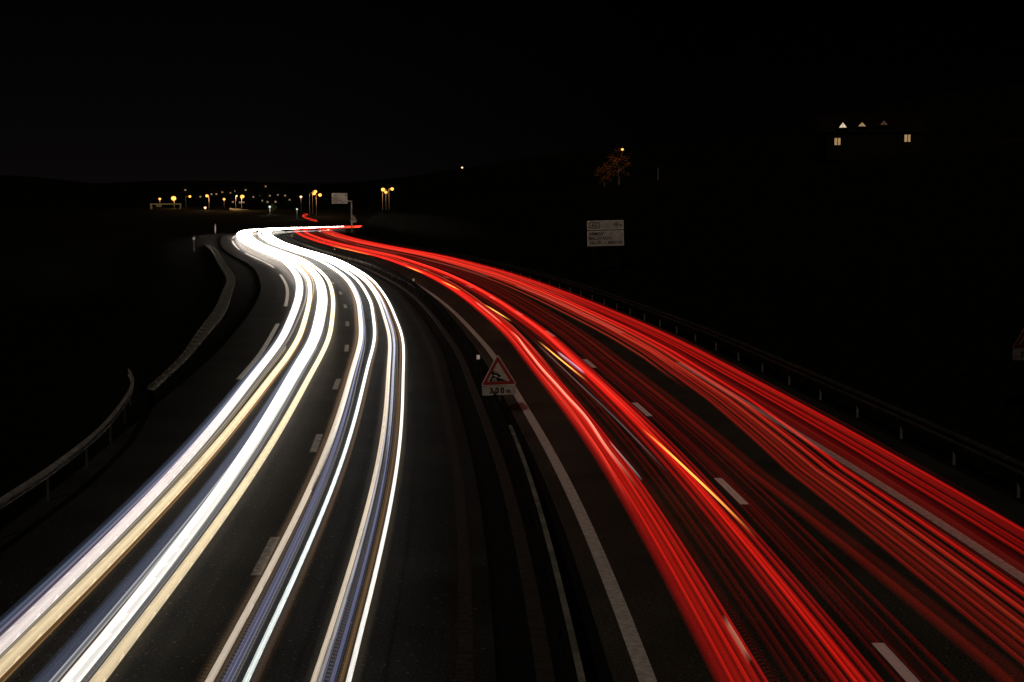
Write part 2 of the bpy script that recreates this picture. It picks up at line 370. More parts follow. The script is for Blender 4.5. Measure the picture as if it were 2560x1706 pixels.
def strand(parent, o, w, col, k=1.0, prof=WHITE_S, z=0.66, s0=None, s1=None, edge=0.0, wob=0.0, seed=0, fade=0.0, name='strand', mat=None, h=0.05, wide=None):
    """one lamp's path: o and w are numbers or tables over s; glow falls to `edge` at the sides"""
    ss = FINE if wob else STEPS
    s0 = ss[0] if s0 is None else s0
    if s1 is None: s1 = ss[-1] if prof is RED_S else WHITE_END - 5 * abs(float(o[0][1] if isinstance(o, list) else o))
    ss = np.concatenate([[s0], ss[(ss > s0 + .2) & (ss < s1 - .2)], [s1]])
    if len(ss) < 8: ss = np.linspace(s0, s1, 9)
    oo = table(ss, o) if isinstance(o, list) else np.full(len(ss), float(o))
    ww = table(ss, w) if isinstance(w, list) else np.full(len(ss), float(w))
    zz = np.full(len(ss), float(z))
    if wob:
        r = np.random.RandomState(seed); p = r.rand(6) * 6.3
        oo = oo + wob * (np.sin(ss / 1.3 + p[0]) * .35 + np.sin(ss / 2.7 + p[1]) * .5 + np.sin(ss / 6.1 + p[2]))
        zz = zz + wob * 0.5 * (np.sin(ss / 1.7 + p[3]) + np.sin(ss / 4.1 + p[4]))
    else:
        r = np.random.RandomState(seed + int(abs(oo[0]) * 977)); p = r.rand(3) * 6.3
        oo = oo + 0.012 * np.sin(ss / 9.0 + p[0]) + 0.015 * np.sin(ss / 23.0 + p[1])
    g = k * table(ss, prof)
    if fade: g = g * smooth(0, 1, (ss - s0) / fade) * smooth(0, 1, (s1 - ss) / fade)
    red = prof is RED_S
    soft = red and np.max(ww) > .03
    f_ = .12 if soft else .45
    if soft: ww = ww * 1.35; edge = 0.0
    cover = 0.92 if (not red and k >= .7 and np.max(ww) > .03 and min(col) > .4) else 0.0     # a saturated core drowns the road behind it
    ring = [(-1, 0, edge), (-f_, 1, 1), (f_, 1, 1), (1, 0, edge), (f_, -1, 1), (-f_, -1, 1)]
    n = len(ss); m = len(ring); V = []; G = []; A = []; K = []
    for (a_, b_, e_) in ring:
        P = on(ss, oo + a_ * ww, 0); P[:, 2] += zz + b_ * h; V.append(P)
        G.append(np.outer(g * e_ * ((1.0 if b_ >= 0 else 0.0) if red else (0.92 if cover else 0.5)), col)); A.append(ss); K.append(np.full(n, cover * (e_ if e_ == 1 else 0)))
    V = np.stack(V, 1).reshape(-1, 3); G = np.stack(G, 1).reshape(-1, 3); A = np.stack(A, 1).reshape(-1); K = np.stack(K, 1).reshape(-1, 1)
    F = []
    for i in range(n - 1):
        for j in range(m): F.append((i * m + j, i * m + (j + 1) % m, (i + 1) * m + (j + 1) % m, (i + 1) * m + j))
    if red: mat = M_TAILF if mat is M_FLICK else M_TAIL
    ob = link_mesh(name, V, F, mat or M_STREAK, parent)
    me = ob.data
    at = me.attributes.new('glow', 'FLOAT_COLOR', 'POINT')
    at.data.foreach_set('color', np.concatenate([G, K], 1).astype(np.float32).ravel())
    if mat in (M_FLICK, M_TAILF):
        a2 = me.attributes.new('along', 'FLOAT', 'POINT'); a2.data.foreach_set('value', A.astype(np.float32))
    return ob

WHT = (1.0, .95, .88); COOL = (.95, .96, 1.0); PINK = (1.0, .86, .80); CREAM = (1.0, .79, .49); BEIGE = (.95, .78, .60)
BLUE = (.115, .145, .225); VIOLET = (.30, .30, .56); BROWN = (.17, .09, .04); ORANGE = (.50, .24, .07); GREY = (.55, .53, .50)
DIMF = [(-10, .30), (20, .34), (35, .5), (60, 1.1), (100, 2.2), (160, 5), (420, 8)]     # faint strands keep their colour longer

def bundle(name, label, cat, group, s=20, o=0):
    p = on(s, o, 0); e_ = empty(name)
    return tag(e_, label, cat, group)

GW = 'white headlight streaks on the oncoming carriageway'
GR = 'red tail light streaks on the departing carriageway'
# slow lane, outer headlight
b = bundle('headlight_streak', 'outermost headlight streak, pinkish white beside cream, nearest the left hard shoulder', 'light streak', GW)
T1 = [(20, -7.19), (55, -7.30), (85, -7.45), (420, -7.4)]; T2 = [(20, -6.90), (55, -6.66), (85, -6.8), (420, -6.6)]
strand(b, -7.50, .11, BLUE, .40, DIMF); strand(b, -7.40, .02, BLUE, 1.6, DIMF); strand(b, -7.345, .012, VIOLET, 1.0, DIMF); strand(b, -7.45, .012, BLUE, .8, DIMF)
strand(b, T1, [(20, .12), (60, .17), (100, .23), (250, .22)], PINK, 1.1, edge=.10)
strand(b, -7.31, .035, ORANGE, .35, DIMF); strand(b, [(20, -7.13), (55, -7.24), (85, -7.36)], .016, GREY, .35); strand(b, [(20, -7.22), (55, -7.36), (85, -7.5)], .012, VIOLET, .5, DIMF)
strand(b, -7.045, .05, GREY, .22); strand(b, [(20, -7.0), (55, -6.95)], .012, CREAM, .3, s1=60)
strand(b, T2, [(20, .12), (60, .12), (150, .14)], CREAM, 1.05, edge=.06)
strand(b, [(20, -6.90), (55, -6.68), (85, -6.82)], [(20, .06), (60, .06)], CREAM, .25)
strand(b, [(20, -6.74), (55, -6.53), (85, -6.66), (110, -6.5)], .014, ORANGE, 1.3, DIMF); strand(b, [(20, -6.76), (55, -6.54), (85, -6.68), (110, -6.52)], .06, BROWN, .45, DIMF)
strand(b, T1, .36, PINK, .022, HALO_S, edge=0); strand(b, T2, .32, CREAM, .022, HALO_S, edge=0)
# slow lane, inner headlight
b = bundle('headlight_streak', 'thick white headlight streak with a cream rim, second from the left', 'light streak', GW)
T3 = [(20, -5.88), (55, -6.08), (85, -6.16), (420, -6.1)]; T4 = [(20, -5.57), (55, -5.44), (85, -5.48), (420, -5.4)]
strand(b, [(20, -6.22), (55, -6.2)], .12, BLUE, .65, DIMF); strand(b, -6.30, .05, BLUE, .5, DIMF); strand(b, -6.17, .03, VIOLET, .25, DIMF)
strand(b, -6.09, .011, COOL, .55); strand(b, -6.02, .05, BROWN, .55, DIMF)
strand(b, T3, [(20, .12), (55, .17), (100, .23), (250, .22)], WHT, 1.75, edge=.12)
strand(b, [(20, -5.84), (55, -5.90), (85, -5.92)], [(20, .05), (55, .12), (150, .14)], WHT, .9)
strand(b, [(20, -5.97), (55, -6.02)], .03, BEIGE, .3)
strand(b, -5.735, .022, BLUE, 1.0, DIMF, s1=70, mat=M_FLICK); strand(b, -5.76, .02, GREY, .35, s1=60)
strand(b, T4, [(20, .10), (55, .10), (150, .14)], CREAM, 1.1, edge=.06)
strand(b, [(20, -5.62), (55, -5.50)], .03, BEIGE, .25)
strand(b, T3, .36, WHT, .022, HALO_S, edge=0); strand(b, T4, .30, CREAM, .022, HALO_S, edge=0)
# fast lane, outer
b = bundle('headlight_streak', 'beige and violet headlight streak beside the oncoming lane dashes, with a lone white rim', 'light streak', GW)
strand(b, -4.36, .09, BROWN, .45, DIMF, mat=M_FLICK); strand(b, -4.30, .05, BROWN, .5, DIMF)
strand(b, [(20, -4.23), (55, -4.18), (85, -4.1)], [(20, .05), (50, .085), (150, .14)], BEIGE, .72, edge=.2)
strand(b, [(20, -4.25), (55, -4.2)], .012, WHT, .3); strand(b, [(20, -4.19), (55, -4.12)], .014, ORANGE, .35, DIMF)
strand(b, -4.14, [(20, .02), (45, .05), (150, .12)], WHT, .9, s0=30, fade=10)
strand(b, -4.09, .07, (.42, .40, .42), .30, DIMF, s1=75, mat=M_FLICK)
strand(b, -4.035, .013, VIOLET, .9, DIMF); strand(b, -3.995, .013, VIOLET, 1.05, DIMF); strand(b, -4.015, .05, BLUE, .35, DIMF); strand(b, -3.945, .008, GREY, .7, DIMF)
strand(b, -3.93, .05, (.4, .4, .46), .14, DIMF, s1=60, mat=M_FLICK)
strand(b, [(20, -3.80), (55, -3.67), (85, -3.45), (420, -3.5)], [(20, .035), (55, .055), (150, .11)], (.93, 1.0, .96), 1.25, edge=.2)
strand(b, [(20, -3.72), (55, -3.56), (85, -3.36)], [(20, .04), (55, .06)], BROWN, .42, DIMF); strand(b, [(20, -3.69), (55, -3.53), (85, -3.34)], .022, ORANGE, .2, DIMF)
strand(b, -3.64, .06, BROWN, .18, DIMF, s1=60)
strand(b, [(20, -3.80), (55, -3.67), (85, -3.45)], .17, COOL, .022, HALO_S, edge=0); strand(b, -4.16, .24, BEIGE, .022, HALO_S, edge=0)
# fast lane, inner
b = bundle('headlight_streak', 'rightmost white headlight streak, steel blue inside, nearest the median', 'light streak', GW)
strand(b, -2.985, [(20, .035), (55, .06), (150, .10)], BEIGE, .85, edge=.2); strand(b, -3.03, .03, BROWN, .5, DIMF); strand(b, -2.935, .018, WHT, .5)
strand(b, -2.905, .010, VIOLET, 1.0, DIMF); strand(b, -2.84, .055, (.42, .40, .44), .32, DIMF, s1=75, mat=M_FLICK); strand(b, -2.785, .014, VIOLET, 1.3, DIMF)
strand(b, -2.81, .05, BLUE, .25, DIMF); strand(b, -2.80, [(20, .02), (45, .04), (150, .09)], COOL, .45, s0=32, fade=10); strand(b, -2.75, .012, BLUE, .9, DIMF)
strand(b, -2.71, .03, BROWN, .5, DIMF, mat=M_FLICK); strand(b, [(20, -2.67), (55, -2.56)], [(20, .025), (55, .045)], BROWN, .7, DIMF); strand(b, -2.665, .008, ORANGE, .6, DIMF); strand(b, -2.70, .006, ORANGE, .4, DIMF)
strand(b, [(20, -2.60), (55, -2.45), (110, -2.42)], [(20, .033), (55, .042), (150, .10)], WHT, 1.35, edge=.2)
strand(b, [(20, -2.60), (55, -2.45), (110, -2.42)], .16, CREAM, .025, HALO_S, edge=0); strand(b, -2.95, .2, BEIGE, .02, HALO_S, edge=0)

R0 = (1.0, .014, .008); R1 = (1.0, .035, .016); R2 = (1.0, .08, .04); RD = (1.0, .012, .012); AMB = (1.0, .42, .07); SALM = (1.0, .35, .22)
def fine(b, a0, a1, n, seed, k_, path=None):
    """hair-thin lines of single cars inside a bundle, each at its own height"""
    r = random.Random(seed)
    for i in range(n):
        o_ = a0 + (a1 - a0) * (i + r.uniform(.1, .9)) / n
        p_ = path(o_) if path else [(18, o_), (60, o_ + r.uniform(-.05, .07)), (110, o_ + r.uniform(-.12, .05)), (420, o_ - .05)]
        st = r.choice((None, None, 24, 32, 45))
        strand(b, p_, [(18, r.uniform(.006, .014)), (60, .014), (130, .03)], r.choice((R0, R0, R1, R2)), k_ * r.choice((.25, .4, .7, 1.0, 1.7)), RED_S, r.uniform(.6, .95), s0=st, fade=12 if st else 0, edge=.3,
               wob=r.choice((0, 0, .012)), seed=seed * 50 + i)
b = bundle('taillight_streak', 'bright red tail light bundle nearest the median, with a wavy salmon core', 'light streak', GR)
for o_, w_, c_, k_ in [(1.80, .12, RD, .45), (1.88, .03, R0, .7), (1.97, .10, R0, .7), (2.08, .035, R0, 1.0), (2.17, .08, R0, .8), (2.27, .03, RD, .6)]:
    strand(b, [(18, o_), (60, o_ + .02), (110, o_ - .08), (420, o_ - .1)], [(18, w_ * .7), (120, w_ * .95)], c_, k_ * (.8 if w_ > .05 else 1.1), RED_S, .75, edge=.1)
strand(b, 2.12, .026, SALM, 1.7, RED_S, .75, s0=29, s1=66, wob=.035, seed=3, fade=8, edge=.4)
strand(b, 1.90, .012, R2, .7, RED_S, .75, s0=27, s1=50, wob=.03, seed=5, fade=6, edge=.4)
strand(b, 2.14, .02, SALM, 1.0, RED_S, .75, s0=69, s1=84, fade=3, edge=.4)
strand(b, 2.23, .03, SALM, .8, RED_S, .75, s0=18.2, s1=20.3, fade=.6, edge=.3)
strand(b, 2.36, .10, RD, .06, RED_S, .75, s1=60, mat=M_FLICK)
fine(b, 1.76, 2.30, 6, 1, .4)
b = bundle('taillight_streak', 'pair of dim red streaks between the two bright fast lane bundles', 'light streak', GR)
for o_, w_, k_ in [(2.55, .05, .16), (2.68, .06, .22), (2.84, .04, .20), (2.95, .05, .14)]:
    strand(b, [(18, o_), (60, o_ + .05), (120, o_ + .1)], w_ * .7, RD, k_ * .38, RED_S, .8)
strand(b, [(31, 2.92), (34, 2.88), (44, 2.76), (60, 2.6)], .008, GREY, .25, RED_S, .8, s0=30, s1=60, fade=6)
strand(b, [(30, 2.32), (35, 2.22)], .008, GREY, .7, RED_S, .8, s0=30, s1=35, fade=1)
b = bundle('taillight_streak', 'broad bright red streak left of the white lane dashes', 'light streak', GR)
for o_, w_, c_, k_ in [(3.10, .06, RD, .35), (3.22, .06, R0, .7), (3.32, .03, R0, 1.05), (3.42, .09, R0, .65), (3.54, .05, RD, .55), (3.64, .03, RD, .3)]:
    strand(b, [(18, o_), (60, o_ + .05), (110, o_ - .03), (420, o_ - .05)], [(18, w_ * .7), (120, w_ * .95)], c_, k_ * (.8 if w_ > .05 else 1.1), RED_S, .75, edge=.1)
strand(b, [(49, 3.28), (55, 3.10)], .014, (.8, .7, .9), .8, RED_S, .8, s0=48.5, s1=55.5, wob=.03, seed=9, fade=1.5, edge=.4)
fine(b, 3.04, 3.68, 6, 2, .4)
b = bundle('taillight_streak', 'fan of thin dark red lines running along the white lane dashes', 'light streak', GR)
for o_, w_, k_ in [(3.78, .03, .20), (3.88, .05, .16), (3.97, .02, .26), (4.04, .02, .2), (4.27, .012, .25), (4.42, .05, .26), (4.10, .25, .03)]:
    strand(b, [(18, o_), (60, o_ + .12), (120, o_ + .1)], w_ * .7, RD, k_ * .38, RED_S, .8)
b = bundle('taillight_streak', 'lone faint rust red streak in the dark gap of the right lane', 'light streak', GR)
strand(b, [(18, 5.05), (31, 4.62), (60, 4.75), (120, 4.9)], [(18, .10), (60, .07)], R1, .13, RED_S, .8)
strand(b, [(18, 5.25), (31, 4.85), (60, 5.0), (120, 5.2)], .12, R1, .045, RED_S, .8)
b = bundle('taillight_streak', 'wide red band left of the solid shoulder line', 'light streak', GR)
def drift(o_): return [(18, o_ + .05), (31, o_ + .02), (42, o_ + .45), (55, o_ + .66), (80, o_ + .5), (110, o_ + .35), (420, o_ + .3)]
for o_, w_, c_, k_ in [(5.45, .05, R1, .3), (5.58, .10, R1, .32), (5.72, .04, R1, .42), (5.84, .10, R1, .36), (5.97, .03, R2, .34), (6.05, .05, R1, .22),
                       (6.28, .06, R1, .85), (6.36, .05, RD, .3), (6.55, .05, R0, .85), (6.62, .08, RD, .4)]:
    strand(b, drift(o_), [(18, w_ * .7), (120, w_ * .95)], c_, k_ * (.55 if w_ > .07 else .95), RED_S, .8, edge=.1)
strand(b, drift(5.8), .09, R2, .40, RED_S, .8, s0=45, wob=.02, seed=21, fade=12, edge=.3); strand(b, drift(6.3), .06, R2, .50, RED_S, .8, s0=60, wob=.02, seed=22, fade=20, edge=.3)
fine(b, 5.45, 6.62, 9, 3, .22, drift)
b = bundle('taillight_streak', 'outermost red bundle of thin parallel lines, nearest the right guard rail', 'light streak', GR)
def drift2(o_): return [(18, o_), (31, o_), (55, o_ + .15), (110, o_ - .1), (420, o_ - .2)]
for o_, w_, c_, k_ in [(6.95, .28, RD, .11), (7.20, .25, RD, .12), (7.52, .035, R0, .55), (7.64, .02, RD, .25), (7.74, .05, R0, .36), (7.86, .03, RD, .16), (7.96, .03, RD, .22), (8.06, .028, R0, .6), (8.14, .03, RD, .2)]:
    strand(b, drift2(o_), [(18, w_ * .8), (120, w_ * .95)], c_, k_ * (.7 if w_ > .07 else 1.1), RED_S, .8, edge=.1)
strand(b, drift2(7.3), .07, R2, .55, RED_S, .8, s0=70, wob=.02, seed=31, fade=25, edge=.3); strand(b, drift2(7.75), .05, R2, .45, RED_S, .8, s0=75, wob=.02, seed=32, fade=25, edge=.3)
fine(b, 7.4, 8.16, 6, 4, .2, drift2)
GA = 'amber indicator flashes among the red streaks'
def amber(label, s0, s1, oa, ob_, k_=1.3, w_=.022, wob=.004):
    b_ = bundle('indicator_flash', label, 'light streak', GA)
    strand(b_, [(s0, oa), (s1, ob_)], w_, AMB, k_, [(0, 1.2), (100, 2.2)], .78, s0=s0, s1=s1, fade=(s1 - s0) * .42, edge=.2, h=.02, wob=wob, seed=int(s0))
amber('longest amber flash, nearest the camera between the lane dashes and the red bundle', 25.0, 37.5, 3.60, 3.30, 1.7, .018)
amber('amber flash in the dark gap right of the triangular warning sign', 46.5, 60.5, 3.12, 2.80, 1.8, .018)
amber('amber flash on the fast lane, just above the warning sign in the photo', 70, 81.5, 2.66, 2.40, 1.6, .022)
amber('pale amber flash midway along the red bundle beside the thin end of the white line', 93, 105, 2.20, 1.95, 1.3, .028)
amber('small amber flash at the lower rim of the red streaks, level with the direction sign', 114, 128, 1.82, 1.76, 1.3, .035)
amber('long broken amber line under the far red streaks at the bend', 300, SB - 3, 8.1, 8.3, 1.0, .08, .03)
amber('knot of yellow light inside the far red bend', 268, 296, 7.6, 7.2, 1.3, .12, .12)
amber('short orange fleck along the median edge of the red bend', 150, 185, 1.7, 1.6, .8, .07, .02)

# ------------------------------------------------------------------ guard rails
def sweep(name, path, normals, profile, mat, parent):
    """closed profile (across, up) drawn along a path"""
    n = len(path); m = len(profile); V = []; F = []
    for p, q_ in zip(path, normals):
        for (a_, b_) in profile: V.append((p[0] + q_[0] * a_, p[1] + q_[1] * a_, p[2] + b_))
    for i in range(n - 1):
        for j in range(m): F.append((i * m + j, i * m + (j + 1) % m, (i + 1) * m + (j + 1) % m, (i + 1) * m + j))
    F += [tuple(range(m - 1, -1, -1)), tuple(range((n - 1) * m, n * m))]
    return link_mesh(name, V, F, mat, parent)
def wbeam(side):       # waves point to `side` (+1 along the normal)
    f = [(.00, .44), (.02, .45), (.075, .49), (.075, .53), (.02, .57), (.02, .62), (.075, .66), (.075, .70), (.02, .74), (.00, .75)]
    prof = [(side * a_, b_) for a_, b_ in f] + [(side * (a_ - .012), b_) for a_, b_ in f[::-1]]
    return prof if side < 0 else prof[::-1]
POST = MB().box((0, 0, .31), (.035, .055, .62)).box((.03, 0, .31), (.015, .09, .62))
M_POST = noisy('dull_post_steel', (0.05, 0.05, 0.042), (0.09, 0.088, 0.075), 0.8, 6.0)
post_mesh = POST.build('post', M_POST).data
bpy.data.objects.remove(bpy.data.objects['post'])
post_dim = post_mesh.copy(); post_dim.materials.clear(); post_dim.materials.append(M_DARKSTEEL)
post_dark = post_mesh.copy(); post_dark.materials.clear(); post_dark.materials.append(M_BLACKSTEEL)
def add_post(parent, p, rz, me):
    o = bpy.data.objects.new('post', me); C.objects.link(o); o.parent = parent; o.location = p; o.rotation_euler = (0, 0, rz); return o

gr_ = tag(empty('guard_rail'), 'long dark guard rail on short posts along the right hard shoulder', 'guard rail')
ss = srange(-10, SB, 2.0)
RO = 10.72
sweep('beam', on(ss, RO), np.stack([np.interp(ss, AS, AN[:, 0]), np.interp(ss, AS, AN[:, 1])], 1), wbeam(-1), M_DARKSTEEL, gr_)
for s_ in np.arange(s_at_y(36.0) - 24 + .4, 250, 4.0): add_post(gr_, on(s_, RO + .07, -.12), heading(s_), post_mesh)

gm = tag(empty('guard_rail'), 'thin guard rail with lit top edge on the median under the warning sign', 'guard rail')
ss = srange(-10, SB, 2.0)
nn = np.stack([np.interp(ss, AS, AN[:, 0]), np.interp(ss, AS, AN[:, 1])], 1)
sweep('beam', on(ss, 0.12), nn, wbeam(1), M_BLACKSTEEL, gm)
s2 = srange(-10, 38, 2.0); sweep('top_glint', on(s2, 0.12), np.stack([np.interp(s2, AS, AN[:, 0]), np.interp(s2, AS, AN[:, 1])], 1), [(.0, .752), (.0, .768), (.085, .768), (.085, .752)], M_RAILGLINT, gm)
for s_ in np.arange(2.0, 170, 4.0): add_post(gm, on(s_, 0.08, -.12), heading(s_), post_dark)
for s_ in (53.5, 104.5, 168):
    p = on(s_, 0.12, 0.79); MB().box((p[0], p[1], p[2] + .075), (.11, .03, .15), heading(s_)).build('reflector', M_REFL, gm)

gl = tag(empty('guard_rail'), 'pale twin ridged guard rail curving to a flared end at far left', 'guard rail')
LP = resample(catmull(np.array([(-9.3, 6, 0), (-9.45, 18, 0), (-9.65, 28.9, 0), (-9.8, 33.1, 0), (-10.2, 38.1, 0), (-11.05, 44.0, 0), (-11.75, 47.6, 0), (-12.45, 50.2, -.03), (-12.8, 51.4, -.07), (-13.0, 52.2, -.12)], float)), 0.8)
LT = np.gradient(LP[:, :2], axis=0); LT /= np.hypot(*LT.T)[:, None]; LN = np.stack([LT[:, 1], -LT[:, 0]], 1)
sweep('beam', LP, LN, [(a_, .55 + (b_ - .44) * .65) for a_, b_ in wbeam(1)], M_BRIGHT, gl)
for i in range(3, len(LP) - 2, 5): add_post(gl, (LP[i, 0] - LN[i, 0] * .07, LP[i, 1] - LN[i, 1] * .07, -.12 + LP[i, 2]), math.atan2(-LT[i, 0], LT[i, 1]), post_dim)

# ribbed precast drain along the left verge
DP = resample(catmull(np.array([(-12.2, 52), (-13.2, 62), (-14.5, 72), (-16.6, 88), (-19.3, 105), (-22.3, 123), (-28.0, 150), (-36.5, 190), (-41.5, 212)], float)), 0.1)
dm = MB(); st = 20
for i in range(0, len(DP) - st, st):
    a_, b_ = DP[i], DP[i + st - 4]; t_ = (b_ - a_) / np.hypot(*(b_ - a_)); n_ = np.array([t_[1], -t_[0]])
    q_ = float(smooth(54, 84, a_[1])); w_ = .13 + .21 * q_; zz = -.05 * (1 - q_)
    pr = [(-w_, zz + .07), (-w_ * .75, zz + .07), (-w_ * .3, zz + .02), (w_ * .3, zz + .02), (w_ * .75, zz + .08), (w_, zz + .08), (w_, -.25), (-w_, -.25)]
    V = [(p[0] + n_[0] * u, p[1] + n_[1] * u, h_) for p in (a_, b_) for u, h_ in pr]
    m_ = len(pr); dm.add(V, [tuple(range(m_ - 1, -1, -1)), tuple(range(m_, 2 * m_))] + [(j, (j + 1) % m_, m_ + (j + 1) % m_, m_ + j) for j in range(m_)])
tag(dm.build('drainage_channel', M_CONC), 'ribbed concrete drainage channel of short slabs curving along the left verge', 'drain')

# ------------------------------------------------------------------ signs
def text_mesh(name, txt, size, x, z, mat, parent, y=-.021, align='LEFT', shear=0.0, sx_=1.0, bold=0.0):
    cu = bpy.data.curves.new('t', 'FONT'); cu.body = txt; cu.size = size; cu.align_x = align; cu.extrude = .003; cu.shear = shear; cu.offset = bold
    ob = bpy.data.objects.new('t', cu); C.objects.link(ob)
    me = bpy.data.meshes.new_from_object(ob.evaluated_get(bpy.context.evaluated_depsgraph_get()))
    bpy.data.objects.remove(ob); me.materials.clear(); me.materials.append(mat)
    o = bpy.data.objects.new(name, me); C.objects.link(o); o.parent = parent
    o.location = (x, y, z); o.rotation_euler = (math.pi / 2, 0, 0); o.scale = (sx_, 1, 1); return o

def rounded(poly, r, n=4):
    out = []
    L = len(poly)
    for i in range(L):
        p = Vector(poly[i]); a_ = (Vector(poly[i - 1]) - p).normalized(); b_ = (Vector(poly[(i + 1) % L]) - p).normalized()
        half = a_.angle(b_) / 2; d = r / math.tan(half)
        p0 = p + a_ * d; p1 = p + b_ * d
        for k_ in range(n + 1):
            t = k_ / n; q0 = p0.lerp(p, t); q1 = p.lerp(p1, t); out.append(tuple(q0.lerp(q1, t)))
    return out

def warning_sign(label, loc, rz, side=1.0, post_drop=1.0, plate_h=.27, picto=True, dim=False):
    FR, RE, WH = (M_UNLIT, M_UNLITRED, M_UNLIT) if dim else (M_FRAME, M_RED, M_WHITE)
    root = tag(empty('warning_sign', loc, (0, 0, rz)), label, 'road sign', 'triangular descent warning signs')
    roll = empty('sign_face'); 
    bpy.data.objects.remove(roll)
    h = side * .866
    tri = lambda s_: [(-s_ / 2, -s_ * .2887), (s_ / 2, -s_ * .2887), (0, s_ * .5774)]
    cz = side * .2887
    sh = lambda P: [(p[0], p[1] + cz) for p in P]
    MB().prism(sh(rounded(tri(side * 1.06), .05)), -.004, .03).build('panel', FR, root)
    MB().prism(sh(rounded(tri(side * .985), .04)), -.010, -.004).build('red_border', RE, root)
    MB().prism(sh(rounded(tri(side * .66), .02)), -.014, -.010).build('white_field', WH, root)
    if picto:
        k_ = side
        MB().prism([(-.285 * k_, .105 * k_), (.25 * k_, .105 * k_), (-.18 * k_, .285 * k_)], -.018, -.014).build('slope_symbol', M_BLACK, root)
        car = MB()
        R = Matrix.Rotation(-math.radians(22), 2); T = Vector((-.085 * k_, .27 * k_))
        def cp(P): return [tuple(R @ Vector((p[0] * k_, p[1] * k_)) + T) for p in P]
        car.prism(cp([(-.15, .02), (.16, .02), (.16, .06), (.08, .075), (.05, .115), (-.09, .115), (-.13, .075), (-.15, .07)]), -.018, -.014)
        car.prism(cp([(-.11, -.012), (-.05, -.012), (-.05, .02), (-.11, .02)]), -.018, -.014); car.prism(cp([(.06, -.012), (.12, -.012), (.12, .02), (.06, .02)]), -.018, -.014)
        co = car.build('car_symbol', M_BLACK, root)
        MB().prism(cp([(-.075, .08), (.045, .08), (.03, .102), (-.065, .102)]), -.021, -.018).build('window', WH, co)
        text_mesh('lettering', '6%', .13 * k_, -.185 * k_, .122 * k_, WH, root, -.021, sx_=.85, bold=.002)
    w = .99 * side
    MB().prism(rounded([(-w / 2, -.03 - plate_h), (w / 2, -.03 - plate_h), (w / 2, -.03), (-w / 2, -.03)], .04), -.008, .02).build('distance_plate', WH, root)
    if picto:
        text_mesh('lettering', '3 0 0', .225, -.06 * side, -.245, M_BLACK, root, -.011, 'CENTER', sx_=.92, bold=.010)
        text_mesh('lettering', 'm', .18, .21 * side, -.245, M_BLACK, root, -.011, 'LEFT', sx_=.9, bold=.008)
    mp = MB()
    mp.box((0, .07, (side * .55 - .03 - plate_h - post_drop) / 2), (.08, .06, side * .55 + .03 + plate_h + post_drop))
    mp.build('post', M_DARKSTEEL, root)
    return root

p = far_point(1246.5, 963.5, 45.0)
warning_sign('red bordered triangular sign with a 300 m plate standing on the median', p, 0.0, 1.0, p.z - .3 + .15, .27)
bpy.data.objects['warning_sign'].rotation_euler[1] = -math.radians(2.2)
p = far_point(2581, 874, 43.0)
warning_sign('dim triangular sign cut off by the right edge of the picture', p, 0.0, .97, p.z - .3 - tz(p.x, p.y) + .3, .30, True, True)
p = far_point(885.5, 549.5, 262.0)
warning_sign('tiny far triangular sign at the end of the red streaks beside the bank', p, 0.0, 1.0, p.z, .36, True)

